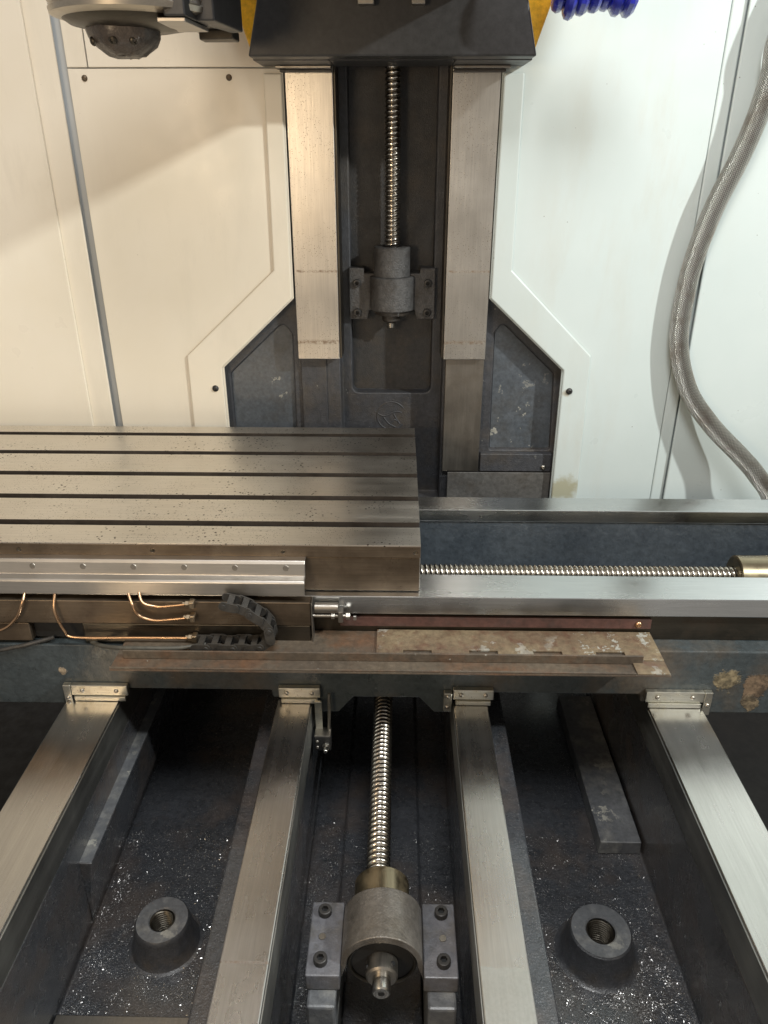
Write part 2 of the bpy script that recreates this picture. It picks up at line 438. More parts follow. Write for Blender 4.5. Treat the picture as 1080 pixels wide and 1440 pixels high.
def dome_screw(parent, pos, axis, r, mat='screw_brown', name='screw'):
    key = ('dome', round(r, 5), mat)
    if key not in SHARED:
        bm = lathe([(0, r), (r * .25, r * .98), (r * .55, r * .75), (r * .68, r * .38), (r * .45, r * .30)], (0, 0, 0), (0, 0, 1), 18)
        me = bpy.data.meshes.new(name); bm.to_mesh(me); bm.free(); me.materials.append(M[mat]); me.shade_smooth(); me.set_sharp_from_angle(angle=R(40)); SHARED[key] = me
    o = bpy.data.objects.new(name, SHARED[key]); COL.objects.link(o); o.parent = parent
    o.location = Vector(pos) - WORLD[parent]; o.rotation_euler = Vector(axis).to_track_quat('Z', 'Y').to_euler()
    return o

def thread(p0, p1, r, pitch, depth, n=22, spp=8):
    """a rolled ball-screw thread: rounded groove winding along the axis"""
    bm = bmesh.new(); p0 = Vector(p0); p1 = Vector(p1); L = (p1 - p0).length; ax = (p1 - p0) / L
    u = ax.orthogonal().normalized(); v = ax.cross(u)
    N = int(L / pitch * spp); rings = []
    for i in range(N + 1):
        s = L * i / N; ring = []
        for k in range(n):
            ph = (s / pitch - k / n) % 1.0
            g = math.sin(math.pi * ph / .62) if ph < .62 else 0.0
            rr = r - depth * math.sqrt(max(g, 0)); a = 2 * math.pi * k / n
            ring.append(bm.verts.new(p0 + ax * s + (u * math.cos(a) + v * math.sin(a)) * rr))
        rings.append(ring)
    for a, b in zip(rings, rings[1:]):
        for k in range(n): bm.faces.new((a[k], a[(k + 1) % n], b[(k + 1) % n], b[k]))
    bm.faces.new(rings[0][::-1]); bm.faces.new(rings[-1])
    for f in bm.faces:
        if len(f.verts) == 4:
            q = f.calc_center_median() - p0; q -= ax * q.dot(ax)
            if q.length < r * .985 - depth * .55: f.material_index = 1
    return bm

def ball_screw(p0, p1, r, pitch, depth, label):
    o = obj('ball_screw', thread(p0, p1, r, pitch, depth), 'ball_screw_steel', None, 0, 50, label, 'ball screw')
    o.data.materials.append(M['screw_groove'])
    return o

# ------------------------------------------------------------------ setting
obj('ground', box(-2.2, 2.2, .1, 2.4, -.34, -.30), 'void_black', bevel=0, kind='structure')

# back panels of the enclosure -------------------------------------------------
lw = thing('enclosure_panel', 'cream painted sheet metal panels left of the black column', 'panel', (-.5, 1.5, -.1))
inner = [(-.332, 1.05), (-.3316, .3976), (-.1836, .261), (-.1815, -.9)]
obj('lower_panel', prism([(-.5555, 1.05), (-.5555, -.1255), (-.2, -.1255)] + [(-.1825, -.1255), (-.1836, .261), (-.3316, .3976), (-.332, 1.05)], 1.500, 1.506, 'Y'), 'cream_warm_lit', lw, .0012)
obj('upper_panel', prism([(-.5185, -.1275), (-.5185, -1.3), (-.1815, -1.3), (-.1815, -.1275)], 1.500, 1.506, 'Y'), 'cream_warm_lit', lw, .0012)
obj('edge_panel', prism([(-.5555, -.1275), (-.5555, -1.3), (-.5205, -1.3), (-.5205, -.1275)], 1.500, 1.506, 'Y'), 'cream_warm_lit', lw, .0012)
obj('border_flange', prism([(-.2164, -.118), (-.2189, .208), (-.403, .373), (-.4105, 1.05), (-.3345, 1.05), (-.3341, .3966), (-.1861, .260), (-.1845, -.118)], 1.4940, 1.4995, 'Y'), 'cream_warm_lit', lw, .003)
obj('backing', prism([(-1.3, 1.05), (-1.3, -1.3), (-.19, -1.3), (-.19, .25), (-.34, .39), (-.34, 1.05)], 1.516, 1.522, 'Y'), 'gap_cool_lit', lw, 0)
for x, h in ((-.5276, -.1111), (-.2764, -.1119)): dome_screw(lw, (x, 1.500, H(h)), (0, -1, 0), .0052)
dome_screw(lw, (-.3514, 1.494, H(.4391)), (0, -1, 0), .0066, 'bolt_black')
lo = thing('corner_panel', 'cream sheet metal panel at the far left beyond the narrow vertical gap', 'panel', (-.9, 1.5, -.1))
obj('panel', prism([(-1.3, 1.05), (-1.3, -1.3), (-.6155, -1.3), (-.6155, 1.05)], 1.494, 1.5002, 'Y'), 'cream_warm_lit', lo, .002)
obj('folded_edge', prism([(-.630, 1.05), (-.630, -1.3), (-.572, -1.3), (-.572, 1.05)], 1.5004, 1.506, 'Y'), 'cream_warm_lit', lo, .0025)

rw = thing('enclosure_panel', 'cool-tinted cream-white sheet metal panels right of the black column', 'panel', (.45, 1.5, -.1))
obj('main_panel', prism([(.5652, 1.05), (.5652, -1.3), (.1945, -1.3), (.1945, .26), (.348, .400), (.352, 1.05)], 1.500, 1.506, 'Y'), 'cream_cool_lit', rw, .0012)
obj('border_flange', prism([(.2322, -.118), (.2344, .207), (.402, .370), (.413, 1.05), (.3545, 1.05), (.3505, .399), (.197, .259), (.197, -.118)], 1.4940, 1.4995, 'Y'), 'cream_cool_lit_dirty', rw, .004)
obj('backing', prism([(1.3, 1.05), (1.3, -1.3), (.2, -1.3), (.2, .25), (.36, .39), (.36, 1.05)], 1.516, 1.522, 'Y'), 'cream_cool_lit', rw, 0)
dome_screw(rw, (.3660, 1.494, H(.4411)), (0, -1, 0), .0066, 'bolt_black')
ro = thing('corner_panel', 'cool-tinted cream-white sheet metal panel at the far right behind the braided hose', 'panel', (.9, 1.5, -.1))
obj('panel', prism([(1.3, 1.05), (1.3, -1.3), (.592, -1.3), (.592, 1.05)], 1.492, 1.498, 'Y'), 'cream_cool_lit', ro, .002)
obj('folded_edge', prism([(.5915, 1.05), (.5915, -1.3), (.5665, -1.3), (.5665, 1.05)], 1.500, 1.506, 'Y'), 'cream_cool_lit', ro, .0025)

# ------------------------------------------------------------------ column
CX = .0065
col = thing('machine_column', 'black cast iron column with two vertical steel guide rails behind the table', 'column', (CX, 1.62, -.1))
ch = rounded([(-.0765, -1.2), (.0895, -1.2), (.0895, .470), (-.0765, .470)], [0, 0, .014, .014])
body = obj('casting', prism([(-.345, 1.05), (-.345, .395), (-.19, .25), (-.19, -1.2), (.2, -1.2), (.2, .25), (.362, .395), (.362, 1.05)], 1.532, 1.75, 'Y'), 'column_paint', col, .003)
cut(body, [prism(ch, 1.5, 1.602, 'Y'),
           prism([(-.0985, -1.3), (.1115, -1.3), (.1115, .70), (-.0985, .70)], 1.5, 1.575, 'Y'),
           prism(rounded([(-.212, .312), (-.1945, .338), (-.198, .98), (-.326, .98), (-.3265, .418)], [.014, .010, .005, .005, .008]), 1.5, 1.541, 'Y'),
           prism(rounded([(.2285, .312), (.213, .332), (.217, .582), (.3465, .582), (.3400, .416)], [.014, .010, .005, .005, .008]), 1.5, 1.541, 'Y')])
obj('recess_panel', prism(rounded([(-.2105, .3135), (-.1955, .339), (-.199, .97), (-.325, .97), (-.3255, .419)], [.013, .009, .004, .004, .007]), 1.5395, 1.56, 'Y'), 'column_panel_paint', col, .0)
obj('recess_panel', prism(rounded([(.227, .3135), (.2145, .3325), (.2185, .580), (.345, .580), (.3385, .417)], [.013, .009, .004, .004, .007]), 1.5395, 1.56, 'Y'), 'column_panel_paint', col, .0)
obj('channel_back', hbox(-.0755, .0885, 1.6005, 1.62, -1.2, .468), 'channel_paint', col, 0)
for s in (-1, 1):
    a, b = CX + s * .1035, CX + s * .1865
    obj('guide_rail', hbox(min(a, b), max(a, b), 1.500, 1.5315, -1.2, .379), 'column_steel', col, .0012)
    e = CX + s * .099
    obj('rail_edge', hbox(min(e, a - s * .0004), max(e, a - s * .0004), 1.504, 1.574, -1.2, .378), 'dark_greasy_steel', col, .001)
obj('pad', hbox(.1165, .1935, 1.516, 1.5315, .3805, .626), 'pad_steel', col, .001)
obj('pad', hbox(-.1785, -.127, 1.526, 1.5315, .3805, .626), 'column_paint', col, .001)
obj('foot_band', hbox(.197, .349, 1.516, 1.5315, .586, .6265), 'column_paint', col, .002)
fp = obj('foot_plate', hbox(.128, .349, 1.5125, 1.5158, .6275, .78), 'foot_paint', col, .0012)
dome_screw(col, (.3328, 1.516, H(.6160)), (0, -1, 0), .0055, 'bolt_steel')
# raised emblem cast into the column: ring with strokes inside
def strokes(paths, r):
    bm = bmesh.new()
    for p in paths: tube(catmull(p, 6), r, 8, bm)
    return bm
ec, er = (.006, .522), .031
ring = [[(ec[0] + er * math.cos(R(a)), 1.5755, H(ec[1]) + er * math.sin(R(a))) for a in range(35, 335, 12)]]
def EP(*q): return [(ec[0] + x * er, 1.5755, H(ec[1]) + z * er) for x, z in q]
ins = [EP((-.95, .15), (-.5, -.02), (-.1, .12), (.3, .30), (.75, .25)), EP((.15, .15), (.35, -.2), (.6, -.6)), EP((-.55, -.1), (-.2, -.55), (.3, -.85)), EP((-.05, -.55), (.2, -.3), (.4, -.35))]
obj('emblem', strokes(ring + ins, .0017), 'column_paint', col, 0, 60)

# z bearing block ---------------------------------------------------------------
def bearing_hump(name, bm_axis): pass
zb = thing('bearing_block', 'grimy grey bearing block at the foot of the vertical ball screw', 'bearing block', (CX, 1.58, H(.31)))
fl = [(CX - .086, .212), (CX - .0555, .212), (CX - .0555, .222), (CX - .042, .222), (CX + .042, .222), (CX + .0555, .222), (CX + .0555, .212), (CX + .086, .212), (CX + .086, .312), (CX + .050, .312), (CX + .046, .293), (CX - .046, .293), (CX - .050, .312), (CX - .086, .312)]
obj('flange', prism(fl, 1.560, 1.600, 'Y'), 'dirty_flange_grey', zb, .002)
obj('hub', lathe([(0, .0425), (.002, .045), (.064, .045), (.066, .0425)], (CX, 1.565, H(.2925)), (0, 0, 1), 40), 'dirty_flange_grey', zb, 0, 35)
obj('sleeve', lathe([(0, .036), (.053, .036), (.055, .034), (.055, .020), (.050, .020)], (CX - .0005, 1.562, H(.226)), (0, 0, 1), 40), 'dirty_flange_grey', zb, 0, 35)
obj('seal_ring', lathe([(0, .034), (.009, .036)], (CX, 1.565, H(.3015)), (0, 0, 1), 32), 'grimy_black', zb, .001, 35)
obj('lock_nut', lathe([(0, .012), (.004, .018), (.018, .018)], (CX - .002, 1.562, H(.318)), (0, 0, 1), 20), 'grimy_black', zb, .001, 35)
obj('shaft_end', lathe([(0, .006), (.002, .0075), (.014, .0075)], (CX - .002, 1.562, H(.330)), (0, 0, 1), 16), 'bolt_steel', zb, 0, 35)
for sx in (-.070, .071):
    for hh in (.2405, .298):
        cap_screw(zb, (CX + sx, 1.560, H(hh)), (0, -1, 0), .0078, .007, 'bolt_black')
ball_screw((CX, 1.562, H(.170)), (CX, 1.562, H(-.42)), .0150, .0088, .0028, 'vertical steel ball screw running up between the column rails')

# ------------------------------------------------------------------ spindle head
hd = thing('spindle_head', 'black and yellow spindle head carriage at the top of the column', 'spindle head', (CX, 1.42, H(-.13)))
body_h = -.131
obj('front_cover', prism([(CX - .2225, -.129), (CX + .2225, -.129), (CX + .075, -.72), (CX - .075, -.72)], 1.356, 1.400, 'Y'), 'head_black', hd, .003)
obj('yellow_cover', prism([(CX - .222, -.131), (CX + .222, -.131), (CX + .262, -.25), (CX + .262, -.95), (CX - .262, -.95), (CX - .262, -.25)], 1.4005, 1.485, 'Y'), 'head_yellow', hd, .003)
uf = hbox(CX - .2225, CX - .1005, 1.4005, 1.4985, -.1305, -.1278); obj('underside', uf, 'head_black', hd, .001)
obj('underside', hbox(CX + .1005, CX + .2225, 1.4005, 1.4985, -.1305, -.1278), 'head_black', hd, .001)
obj('underside', hbox(CX - .0995, CX + .0995, 1.4005, 1.4985, -.1300, -.1278), 'head_black', hd, .001)
for s in (-1, 1):
    wp = obj('rail_wiper', hbox(min(CX + s * .104, CX + s * .198), max(CX + s * .104, CX + s * .198), 1.470, 1.4985, -.1273, -.1230), 'dull_steel', hd, .001)
    obj('wiper_lip', hbox(min(CX + s * .104, CX + s * .192), max(CX + s * .104, CX + s * .192), 1.480, 1.4985, -.1225, -.1185), 'grimy_black', hd, .001)
    obj('clamp', hbox(CX + s * .038 - .011 + .002 * s, CX + s * .038 + .011, 1.335, 1.3555, -.205, -.194), 'bolt_steel', hd, .001)
obj('spindle_nose', prism(rounded([(-.155, -.215), (.135, -.215), (.135, -.9), (-.155, -.9)], [.01, .01, 0, 0]), .93, 1.355, 'Y'), 'head_black', hd, .004)

# ------------------------------------------------------------------ tool changer, top left
tc = thing('tool_changer_head', 'worn steel tool changer drum with grimy black cutter hanging at top left', 'tool changer', (-.345, 1.15, H(-.1)))
TX, TY = -.335, 1.13
obj('drum', lathe([(0, .088), (.004, .101), (.010, .1025), (.012, .1005), (.016, .1005), (.018, .1025), (.14, .1025)], (TX + .016, TY + .004, H(-.147)), (0, 0, 1), 56), 'drum_steel', tc, 0, 25)
obj('drum_underside', lathe([(0, .046), (.006, .078), (.012, .087)], (TX + .014, TY + .004, H(-.136)), (0, 0, 1), 56), 'dark_greasy_steel', tc, 0, 25)
cb = lathe([(0, .018), (.002, .024), (.012, .037), (.020, .043), (.030, .045), (.044, .043)], (TX + .002, TY, H(-.107)), (0, 0, 1), 36)
for v in cb.verts:
    a = math.atan2(v.co.y - TY, v.co.x - TX); k = 1 + .035 * math.sin(6 * a) + random.uniform(-.035, .035)
    v.co.x = TX + (v.co.x - TX) * k; v.co.y = TY + (v.co.y - TY) * k; v.co.z += random.uniform(-.0012, .0012)
cutter = obj('cutter', cb, 'grimy_brown', tc, 0, 40)
for a in (215, 268, 305):
    p = (TX + .0385 * math.cos(R(a)), TY + .0385 * math.sin(R(a)), H(-.1225)); d = (math.cos(R(a)), math.sin(R(a)), -.35)
    dome_screw(tc, p, d, .0055, 'dark_greasy_steel', 'insert')
blk = obj('arm_block', prism([(-.262, 1.06), (-.236, 1.06), (-.226, 1.16), (-.262, 1.16)], H(-.143), H(-.34), 'Z'), 'head_black', tc, .002)
obj('arm_plate', prism([(-.272, 1.066), (-.238, 1.066), (-.230, 1.155), (-.27, 1.158)], H(-.1375), H(-.1425), 'Z'), 'aluminium', tc, .001)
br = thing('tool_gripper', 'black angular gripper arm with round holes in its steel underside', 'gripper', (-.21, 1.15, H(-.13)))
gp = obj('underside_plate', prism([(-0.2420, 1.10), (-0.2120, 1.215), (-0.2280, 1.30), (-0.2720, 1.30), (-0.2660, 1.16)], H(-.150), H(-.158), 'Z'), 'aluminium', br, .001)
cut(gp, [lathe([(-.05, .0085), (.05, .0085)], (x, y, H(-.154)), (0, 0, 1), 20) for x, y in ((-.247, 1.165), (-.247, 1.200), (-.247, 1.235))])
obj('arm', prism([(-0.2420, 1.10), (-0.2100, 1.10), (-0.1940, 1.205), (-0.2120, 1.215)], H(-.143), H(-.215), 'Z'), 'head_black', br, .002)
obj('arm_top', prism([(-0.2415, 1.101), (-0.2135, 1.215), (-0.2290, 1.30), (-0.2710, 1.30), (-0.2650, 1.16)], H(-.172), H(-.32), 'Z'), 'head_black', br, .002)
obj('jaw', prism([(-0.2610, 1.232), (-0.2120, 1.222), (-0.2100, 1.262), (-0.2610, 1.262)], H(-.1375), H(-.1495), 'Z'), 'dark_greasy_steel', br, .002)

# ------------------------------------------------------------------ blue coil hose, top right
pts = []
for i in range(0, 7 * 14 + 1):
    a = 2 * math.pi * i / 14; x = .236 + .117 * i / 98
    r = .040 + .004 * math.sin(i * .55) + random.uniform(-.0012, .0012)
    pts.append((x + .004 * math.sin(a), 1.30 + r * math.cos(a), H(-.222) + r * math.sin(a) + .003 * math.sin(i * .23)))
obj('coiled_hose', tube(pts, .0085, 8), 'blue_plastic', None, 0, 30, 'bright blue coiled hose at the top edge right of the yellow head', 'hose')

# ------------------------------------------------------------------ braided hose
hp = catmull([(.715, 1.445, H(-.38)), (0.6399, 1.455, H(-0.1860)), (0.6356, 1.460, H(-0.1117)), (0.6258, 1.464, H(-0.0436)), (0.6089, 1.468, H(0.0202)), (0.5830, 1.472, H(0.0979)), (0.5645, 1.477, H(0.1928)), (0.5600, 1.479, H(0.2950)), (0.5694, 1.477, H(0.3632)), (0.5983, 1.468, H(0.4362)), (0.6481, 1.450, H(0.4993)), (0.7042, 1.430, H(0.5518)), (0.7369, 1.410, H(0.5863)), (0.7736, 1.400, H(0.6392)), (.79, 1.39, H(.74)), (.79, 1.38, H(.82))], 14)
obj('braided_hose', tube(hp, .0178, 28, uv=(22, 260)), 'braided_steel', None, 0, 60, 'braided metal hose curving down in front of the cream-white right panel', 'hose')

# ------------------------------------------------------------------ machine bed
bed = thing('machine_bed', 'black oily cast machine bed with four long steel guide rails', 'machine bed', (0, .9, -.1))
RT, RB, FL = .745, .797, .965
prof = [(-.50, 1.10), (-.487, 1.00), (-.473, RB), (-.3925, RB), (-.395, FL), (-.192, FL), (-.190, RB + .005), (-.108, RB + .005),
        (-.106, FL), (-.058, FL), (-.056, FL - .006), (.056, FL - .006), (.058, FL), (.106, FL), (.108, RB + .005), (.190, RB + .005), (.192, FL), (.395, FL), (.3925, RB), (.473, RB), (.487, 1.00), (.50, 1.10)]
obj('bed_casting', prism(prof, .30, 1.49, 'Y'), 'bed_paint', bed, .004, segs=3)
for s in (-1, 1):
    def sx(a, b): return (min(s * a, s * b), max(s * a, s * b))
    obj('guide_rail', hbox(*sx(.3940, .4730), .30, 1.48, RT, RB - .0005), 'rail_steel_y', bed, .0015)
    obj('rail_side_strip', hbox(*sx(.3925, .3938), .30, 1.48, RT + .003, RB - .0008), 'rail_side_steel', bed, 0)
    obj('guide_rail', hbox(*sx(.1065, .1570), .30, 1.48, RT, RB + .0045), 'inner_rail_steel' if s > 0 else 'inner_rail_steel_marked', bed, .0015)
    obj('rail_side_strip', hbox(*sx(.1052, .1063), .30, 1.48, RT + .003, RB + .004), 'rail_side_steel', bed, 0)
obj('stiffening_rib', prism([(-.3945, .8445), (-.3765, .8445), (-.3945, .9645)], .690, 1.48, 'Y'), 'bed_paint', bed, .0015)
obj('rib_top', hbox(-.3940, -.3775, .691, 1.48, .8435, .8443), 'bed_paint_worn', bed, .0003)
obj('floor_bar', prism([(.3305, .9400), (.3915, .9400), (.3925, .9645), (.3290, .9645)], .8200, 1.16, 'Y'), 'bed_paint_worn', bed, .0015)
obj('front_lip', hbox(-.393, -.200, .545, .5650, .957, .9645), 'dull_steel', bed, .001)
def boss(x, y, r):
    n = 40
    b = lathe([(0, r * 1.40), (.0015, r * 1.28), (.006, r * 1.19), (.038, r * 1.03), (.043, r * 1.0), (.045, r * .94), (.045, r * .52), (.042, r * .47)], (x, y, H(FL)), (0, 0, 1), n, cap=False)
    o = obj('boss', b, 'boss_paint', bed, 0, 35)
    f = lathe([(.0453, r * .95), (.0453, r * .515), (.0435, r * .47)], (x, y, H(FL)), (0, 0, 1), n, cap=False)
    obj('boss_face', f, 'bed_paint_worn', o, 0, 35)
    t = thread((x, y, H(FL) + .002), (x, y, H(FL) + .043), r * .47, .004, .0025, 24, 6)
    fs = [q for q in t.faces if len(q.verts) > 4]
    bmesh.ops.delete(t, geom=[q for q in fs if q.calc_center_median().z > H(FL) + .03], context='FACES')
    obj('threaded_bore', t, 'dark_greasy_steel', o, 0, 40)
boss(-.2868, .667, .0352); boss(.2904, .6626, .0398)

# y ball screw and its bearing block
AH = .812
ball_screw((0, .600, H(AH)), (0, 1.30, H(AH)), .0152, .0085, .0026, 'long steel ball screw running under the saddle between the bed rails')
yb = thing('bearing_block', 'large grey bolted bearing block at the front end of the bed screw', 'bearing block', (.0075, .57, H(FL)))
BX = .0072
for s in (-1, 1):
    x0, x1 = BX + s * .046, BX + s * .0835
    fo = obj('flange', hbox(min(x0, x1), max(x0, x1), .5235, .6135, .8095, .8335), 'flange_grey', yb, .0015)
    obj('pedestal', hbox(min(BX + s * .050, BX + s * .0815), max(BX + s * .050, BX + s * .0815), .505, .622, .8345, FL - .001), 'bed_paint_worn', yb, .003)
    for yy in (.5400, .5990): cap_screw(yb, (BX + s * .0680, yy, H(.8095)), (0, 0, 1), .0078, .0075, 'bolt_black')
    obj('dowel_pin', lathe([(0, .0042), (.0012, .0040)], (BX + s * .0685, .569, H(.8096)), (0, 0, 1), 16), 'dull_steel', yb, 0, 40)
hp2 = []
for k in range(0, 25):
    a = math.pi * k / 24; hp2.append((BX - .0450 * math.cos(a), .8085 - .0450 * math.sin(a)))
hump = [(BX - .0456, .8335), (BX - .0456, .8095)] + hp2 + [(BX + .0456, .8095), (BX + .0456, .8335)]
inn = [(BX + .0395 * math.cos(math.pi * k / 16), AH + .0005 - .0390 * math.sin(math.pi * k / 16)) for k in range(17)]
obj('housing', prism(hump + inn, .5370, .5990, 'Y'), 'bearing_grey', yb, .0010, 40)
obj('sleeve', lathe([(0, .0330), (.040, .0330), (.043, .0305), (.043, .0155)], (BX - .002, .5995, H(AH)), (0, 1, 0), 44, cap=False), 'brass_steel', yb, 0, 30)
obj('cover_ring', lathe([(.002, .0345), (.0, .0355), (.0, .0375), (.0015, .0385), (.010, .0385), (.010, .030)], (BX, .5400, H(AH + .0005)), (0, 1, 0), 48, cap=False), 'dark_greasy_steel', yb, .0006, 30)  # dark material paints in the shade that the ring sits in
obj('cover_disc', lathe([(0, .0350), (.002, .0350), (.05, .0330)], (BX, .5435, H(AH + .0005)), (0, 1, 0), 40), 'void_black', yb, 0, 30)
ln = obj('lock_nut', lathe([(0, .0155), (.002, .0175), (.018, .0175), (.022, .016)], (BX, .5240, H(AH + .001)), (0, 1, 0), 36), 'dull_steel', yb, 0, 30)
for a in (45, 160, 280):
    obj('nut_slot', lathe([(0, .0030), (.0012, .0026)], (BX + .0173 * math.cos(R(a)), .533, H(AH + .001) + .0173 * math.sin(R(a))), (math.cos(R(a)), 0, math.sin(R(a))), 14), 'bolt_socket', ln, 0, 40)
sh = obj('shaft_end', lathe([(0, .0085), (.0015, .0100), (.030, .0100)], (BX, .5075, H(AH + .001)), (0, 1, 0), 30), 'bright_steel', yb, 0, 30)
obj('centre_hole', lathe([(0, .0035), (.0006, .0035)], (BX, .5071, H(AH + .001)), (0, 1, 0), 16), 'bolt_socket', sh, 0)
obj('base_plate', hbox(BX - .048, BX + .048, .47, .63, .945, FL - .0065), 'bed_paint', yb, .002)

# ------------------------------------------------------------------ saddle
sd = thing('saddle', 'dark painted cross saddle carrying two horizontal steel rails above the bed', 'saddle', (0, 1.1, H(.745)))
SF = .905
bot = [(-.95, .652), (-.95, .760), (-.482, .760), (-.480, .7435), (-.385, .7435), (-.383, .7300), (-.166, .7300), (-.164, .7435), (-.100, .7435), (-.098, .770), (-.066, .770), (-.043, .741),
       (.0555, .741), (.078, .768), (.098, .768), (.100, .7435), (.164, .7435), (.166, .7300), (.383, .7300), (.385, .7435), (.480, .7435), (.482, .763), (.95, .763), (.95, .652)]
obj('front_body', prism(bot, SF, 1.03, 'Y'), 'saddle_paint', sd, .002)
obj('floor', hbox(-.95, .95, 1.0305, 1.40, .690, .742), 'saddle_paint', sd, 0)
obj('rail_base', prism([(.934, .6055), (.934, .6515), (.99, .6515), (.986, .6055)], -.95, .95, 'X'), 'dark_greasy_steel', sd, .001)
obj('guide_rail', prism([(.9236, .5760), (.9236, .6050), (.9885, .6050), (.9885, .5760)], -.95, .95, 'X'), 'rail_steel_x', sd, .0012)
obj('guide_rail', prism([(1.2150, .5760), (1.2150, .5990), (1.270, .5990), (1.270, .5760)], -.95, .95, 'X'), 'rail_steel_x', sd, .0012)
obj('rear_wall', prism([(1.219, .5995), (1.205, .6895), (1.268, .6895), (1.268, .5995)], -.95, .95, 'X'), 'saddle_wall_paint', sd, .001)
rb_ = obj('cover_strip', hbox(-.062, .390, .9285, .9335, .6135, .6300), 'red_primer', sd, .0008)
dome_screw(sd, (.3716, .9285, H(.6220)), (0, -1, 0), .0052, 'copper', 'screw')
# rail wipers
def wiper(x0, x1, side, h0=.7185, h1=.7365):
    w_ = obj('rail_wiper', hbox(x0, x1, .8955, .9045, h0, h1), 'wiper_metal', sd, .0012)
    obj('wiper_lip', hbox(x0 + .004, x1 - .004, .8925, .9045, h1 + .0005, .7445), 'wiper_metal', w_, .001)
    for t in (.2, .8): dome_screw(w_, (x0 + (x1 - x0) * t, .8955, H((h0 + h1) / 2)), (0, -1, 0), .0034, 'bolt_steel')
    if side:
        xs = x0 - .012 if side < 0 else x1 + .0003
        q = obj('side_wiper', hbox(xs, xs + .0117, .8955, .9045, h0, .7600), 'wiper_metal', w_, .0012)
        dome_screw(w_, (xs + .006, .8955, H(.741)), (0, -1, 0), .0034, 'bolt_steel')
    return w_
wiper(-.4640, -.3790, -1); wiper(-.1540, -.0920, 0); wiper(.1050, .1650, 0); wiper(.3880, .4740, 1)
sw = obj('side_wiper', hbox(.0915, .1035, .8955, .9045, .7250, .7590), 'wiper_metal', sd, .0012)
for hh in (.731, .750): dome_screw(sw, (.0972, .8955, H(hh)), (0, -1, 0), .0032, 'bolt_steel')

# x ball screw and its bearing
ball_screw((-.3, 1.09, H(.633)), (.60, 1.09, H(.633)), .0155, .0082, .0024, 'bright horizontal ball screw emerging from the right side of the table')
xb = thing('bearing_block', 'brownish round bearing housing at the right end of the table screw', 'bearing block', (.62, 1.09, H(.69)))
obj('housing', lathe([(0, .0155), (.0, .030), (.002, .034), (.20, .034)], (.574, 1.09, H(.633)), (1, 0, 0), 48, cap=False), 'brass_steel', xb, 0, 30)
obj('end_face', lathe([(0, .0158), (0, .0300)], (.5735, 1.09, H(.633)), (1, 0, 0), 40, cap=False), 'brass_steel', xb, 0, 30)
obj('pedestal', hbox(.59, .75, 1.05, 1.13, .6675, .6895), 'saddle_paint', xb, .002)

# rusty chip tray
tr = thing('chip_tray', 'rusty sheet metal tray with upright lip along the saddle front', 'tray', (0, .88, H(.65)))
TH = .641
tp = obj('base_plate', hbox(-.372, .392, .8345, .933, TH, TH + .003), 'rust', tr, .0006)
rp = obj('slotted_plate', hbox(-.008, .391, .8640, .9325, TH - .0035, TH - .0005), 'rust_pale', tr, .0006)
cut(rp, [hbox(x - .020, x + .020, .8740, .8830, TH - .02, TH + .02) for x in (.050, .143, .233, .3205)])
obj('lip', hbox(-.360, .360, .8585, .8615, TH - .0135, TH - .0004), 'rust', tr, .0006)
obj('front_flange', hbox(-.372, .345, .8345, .8370, TH - .0030, TH - .0004), 'rust', tr, .0005)
obj('corner_plate', hbox(.3465, .391, .8350, .8635, TH - .0025, TH - .0004), 'rust_pale', tr, .0006)

# ------------------------------------------------------------------ table
tb = thing('work_table', 'long steel T-slot machine table with oily top sliding on the saddle', 'machine table', (-.4, 1.185, H(.575)))
TF, TBK, TTOP, TBOT = .9370, 1.4324, .5, .5752
slots = [1.3876, 1.2885, 1.1890, 1.0945, 1.0010]
pp = [(TF + .004, TBOT), (TF + .004, .5200), (TF, .5190), (TF, TTOP)]
for y in slots[::-1]:
    a, b = .0085, .0150
    pp += [(y - a, TTOP), (y - a, TTOP + .020), (y - b, TTOP + .020), (y - b, TTOP + .034), (y + b, TTOP + .034), (y + b, TTOP + .020), (y + a, TTOP + .020), (y + a, TTOP)]
pp += [(TBK, TTOP), (TBK, TBOT)]
top = obj('table_top', prism(pp, -1.15, .0535, 'X'), 'table_steel', tb, .0010)
cut(top, [lathe([(-.02, .0033), (.012, .0033)], (x, TF, H(.5110)), (0, 1, 0), 14) for x in (-.515, -.325, -.140, .046)])
fl_ = obj('front_lip', hbox(-1.15, .0533, TF - .0016, TF - .0003, .5022, .5188), 'greasy_steel', tb, .0003)
cut(fl_, [lathe([(-.02, .0033), (.012, .0033)], (x, TF, H(.5110)), (0, 1, 0), 14) for x in (-.515, -.325, -.140, .046)])
top.data.materials.append(M['slot_dark'])
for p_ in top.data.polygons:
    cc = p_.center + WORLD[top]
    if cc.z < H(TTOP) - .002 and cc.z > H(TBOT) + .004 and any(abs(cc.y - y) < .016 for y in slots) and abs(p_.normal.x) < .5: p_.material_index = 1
obj('front_face', hbox(-1.15, .0525, TF + .0005, TF + .0035, .5205, .5745), 'greasy_steel', tb, .0008)
ap = obj('apron', hbox(-1.15, -.1015, .9050, .9225, .5760, .6145), 'greasy_steel', tb, .0012)
obj('apron_lower', hbox(-.4325, -.1030, .9060, .9225, .6150, .6465), 'dark_greasy_steel', tb, .0015)
obj('apron_lower', hbox(-1.15, -.5095, .9060, .9225, .6150, .6465), 'greasy_steel', tb, .0015)
obj('apron_back', hbox(-.509, -.433, .9180, .9225, .6150, .6465), 'void_black', tb, 0)
obj('apron_end', hbox(-.1010, -.0990, .9040, .9225, .5760, .6460), 'dull_steel', tb, .0006)
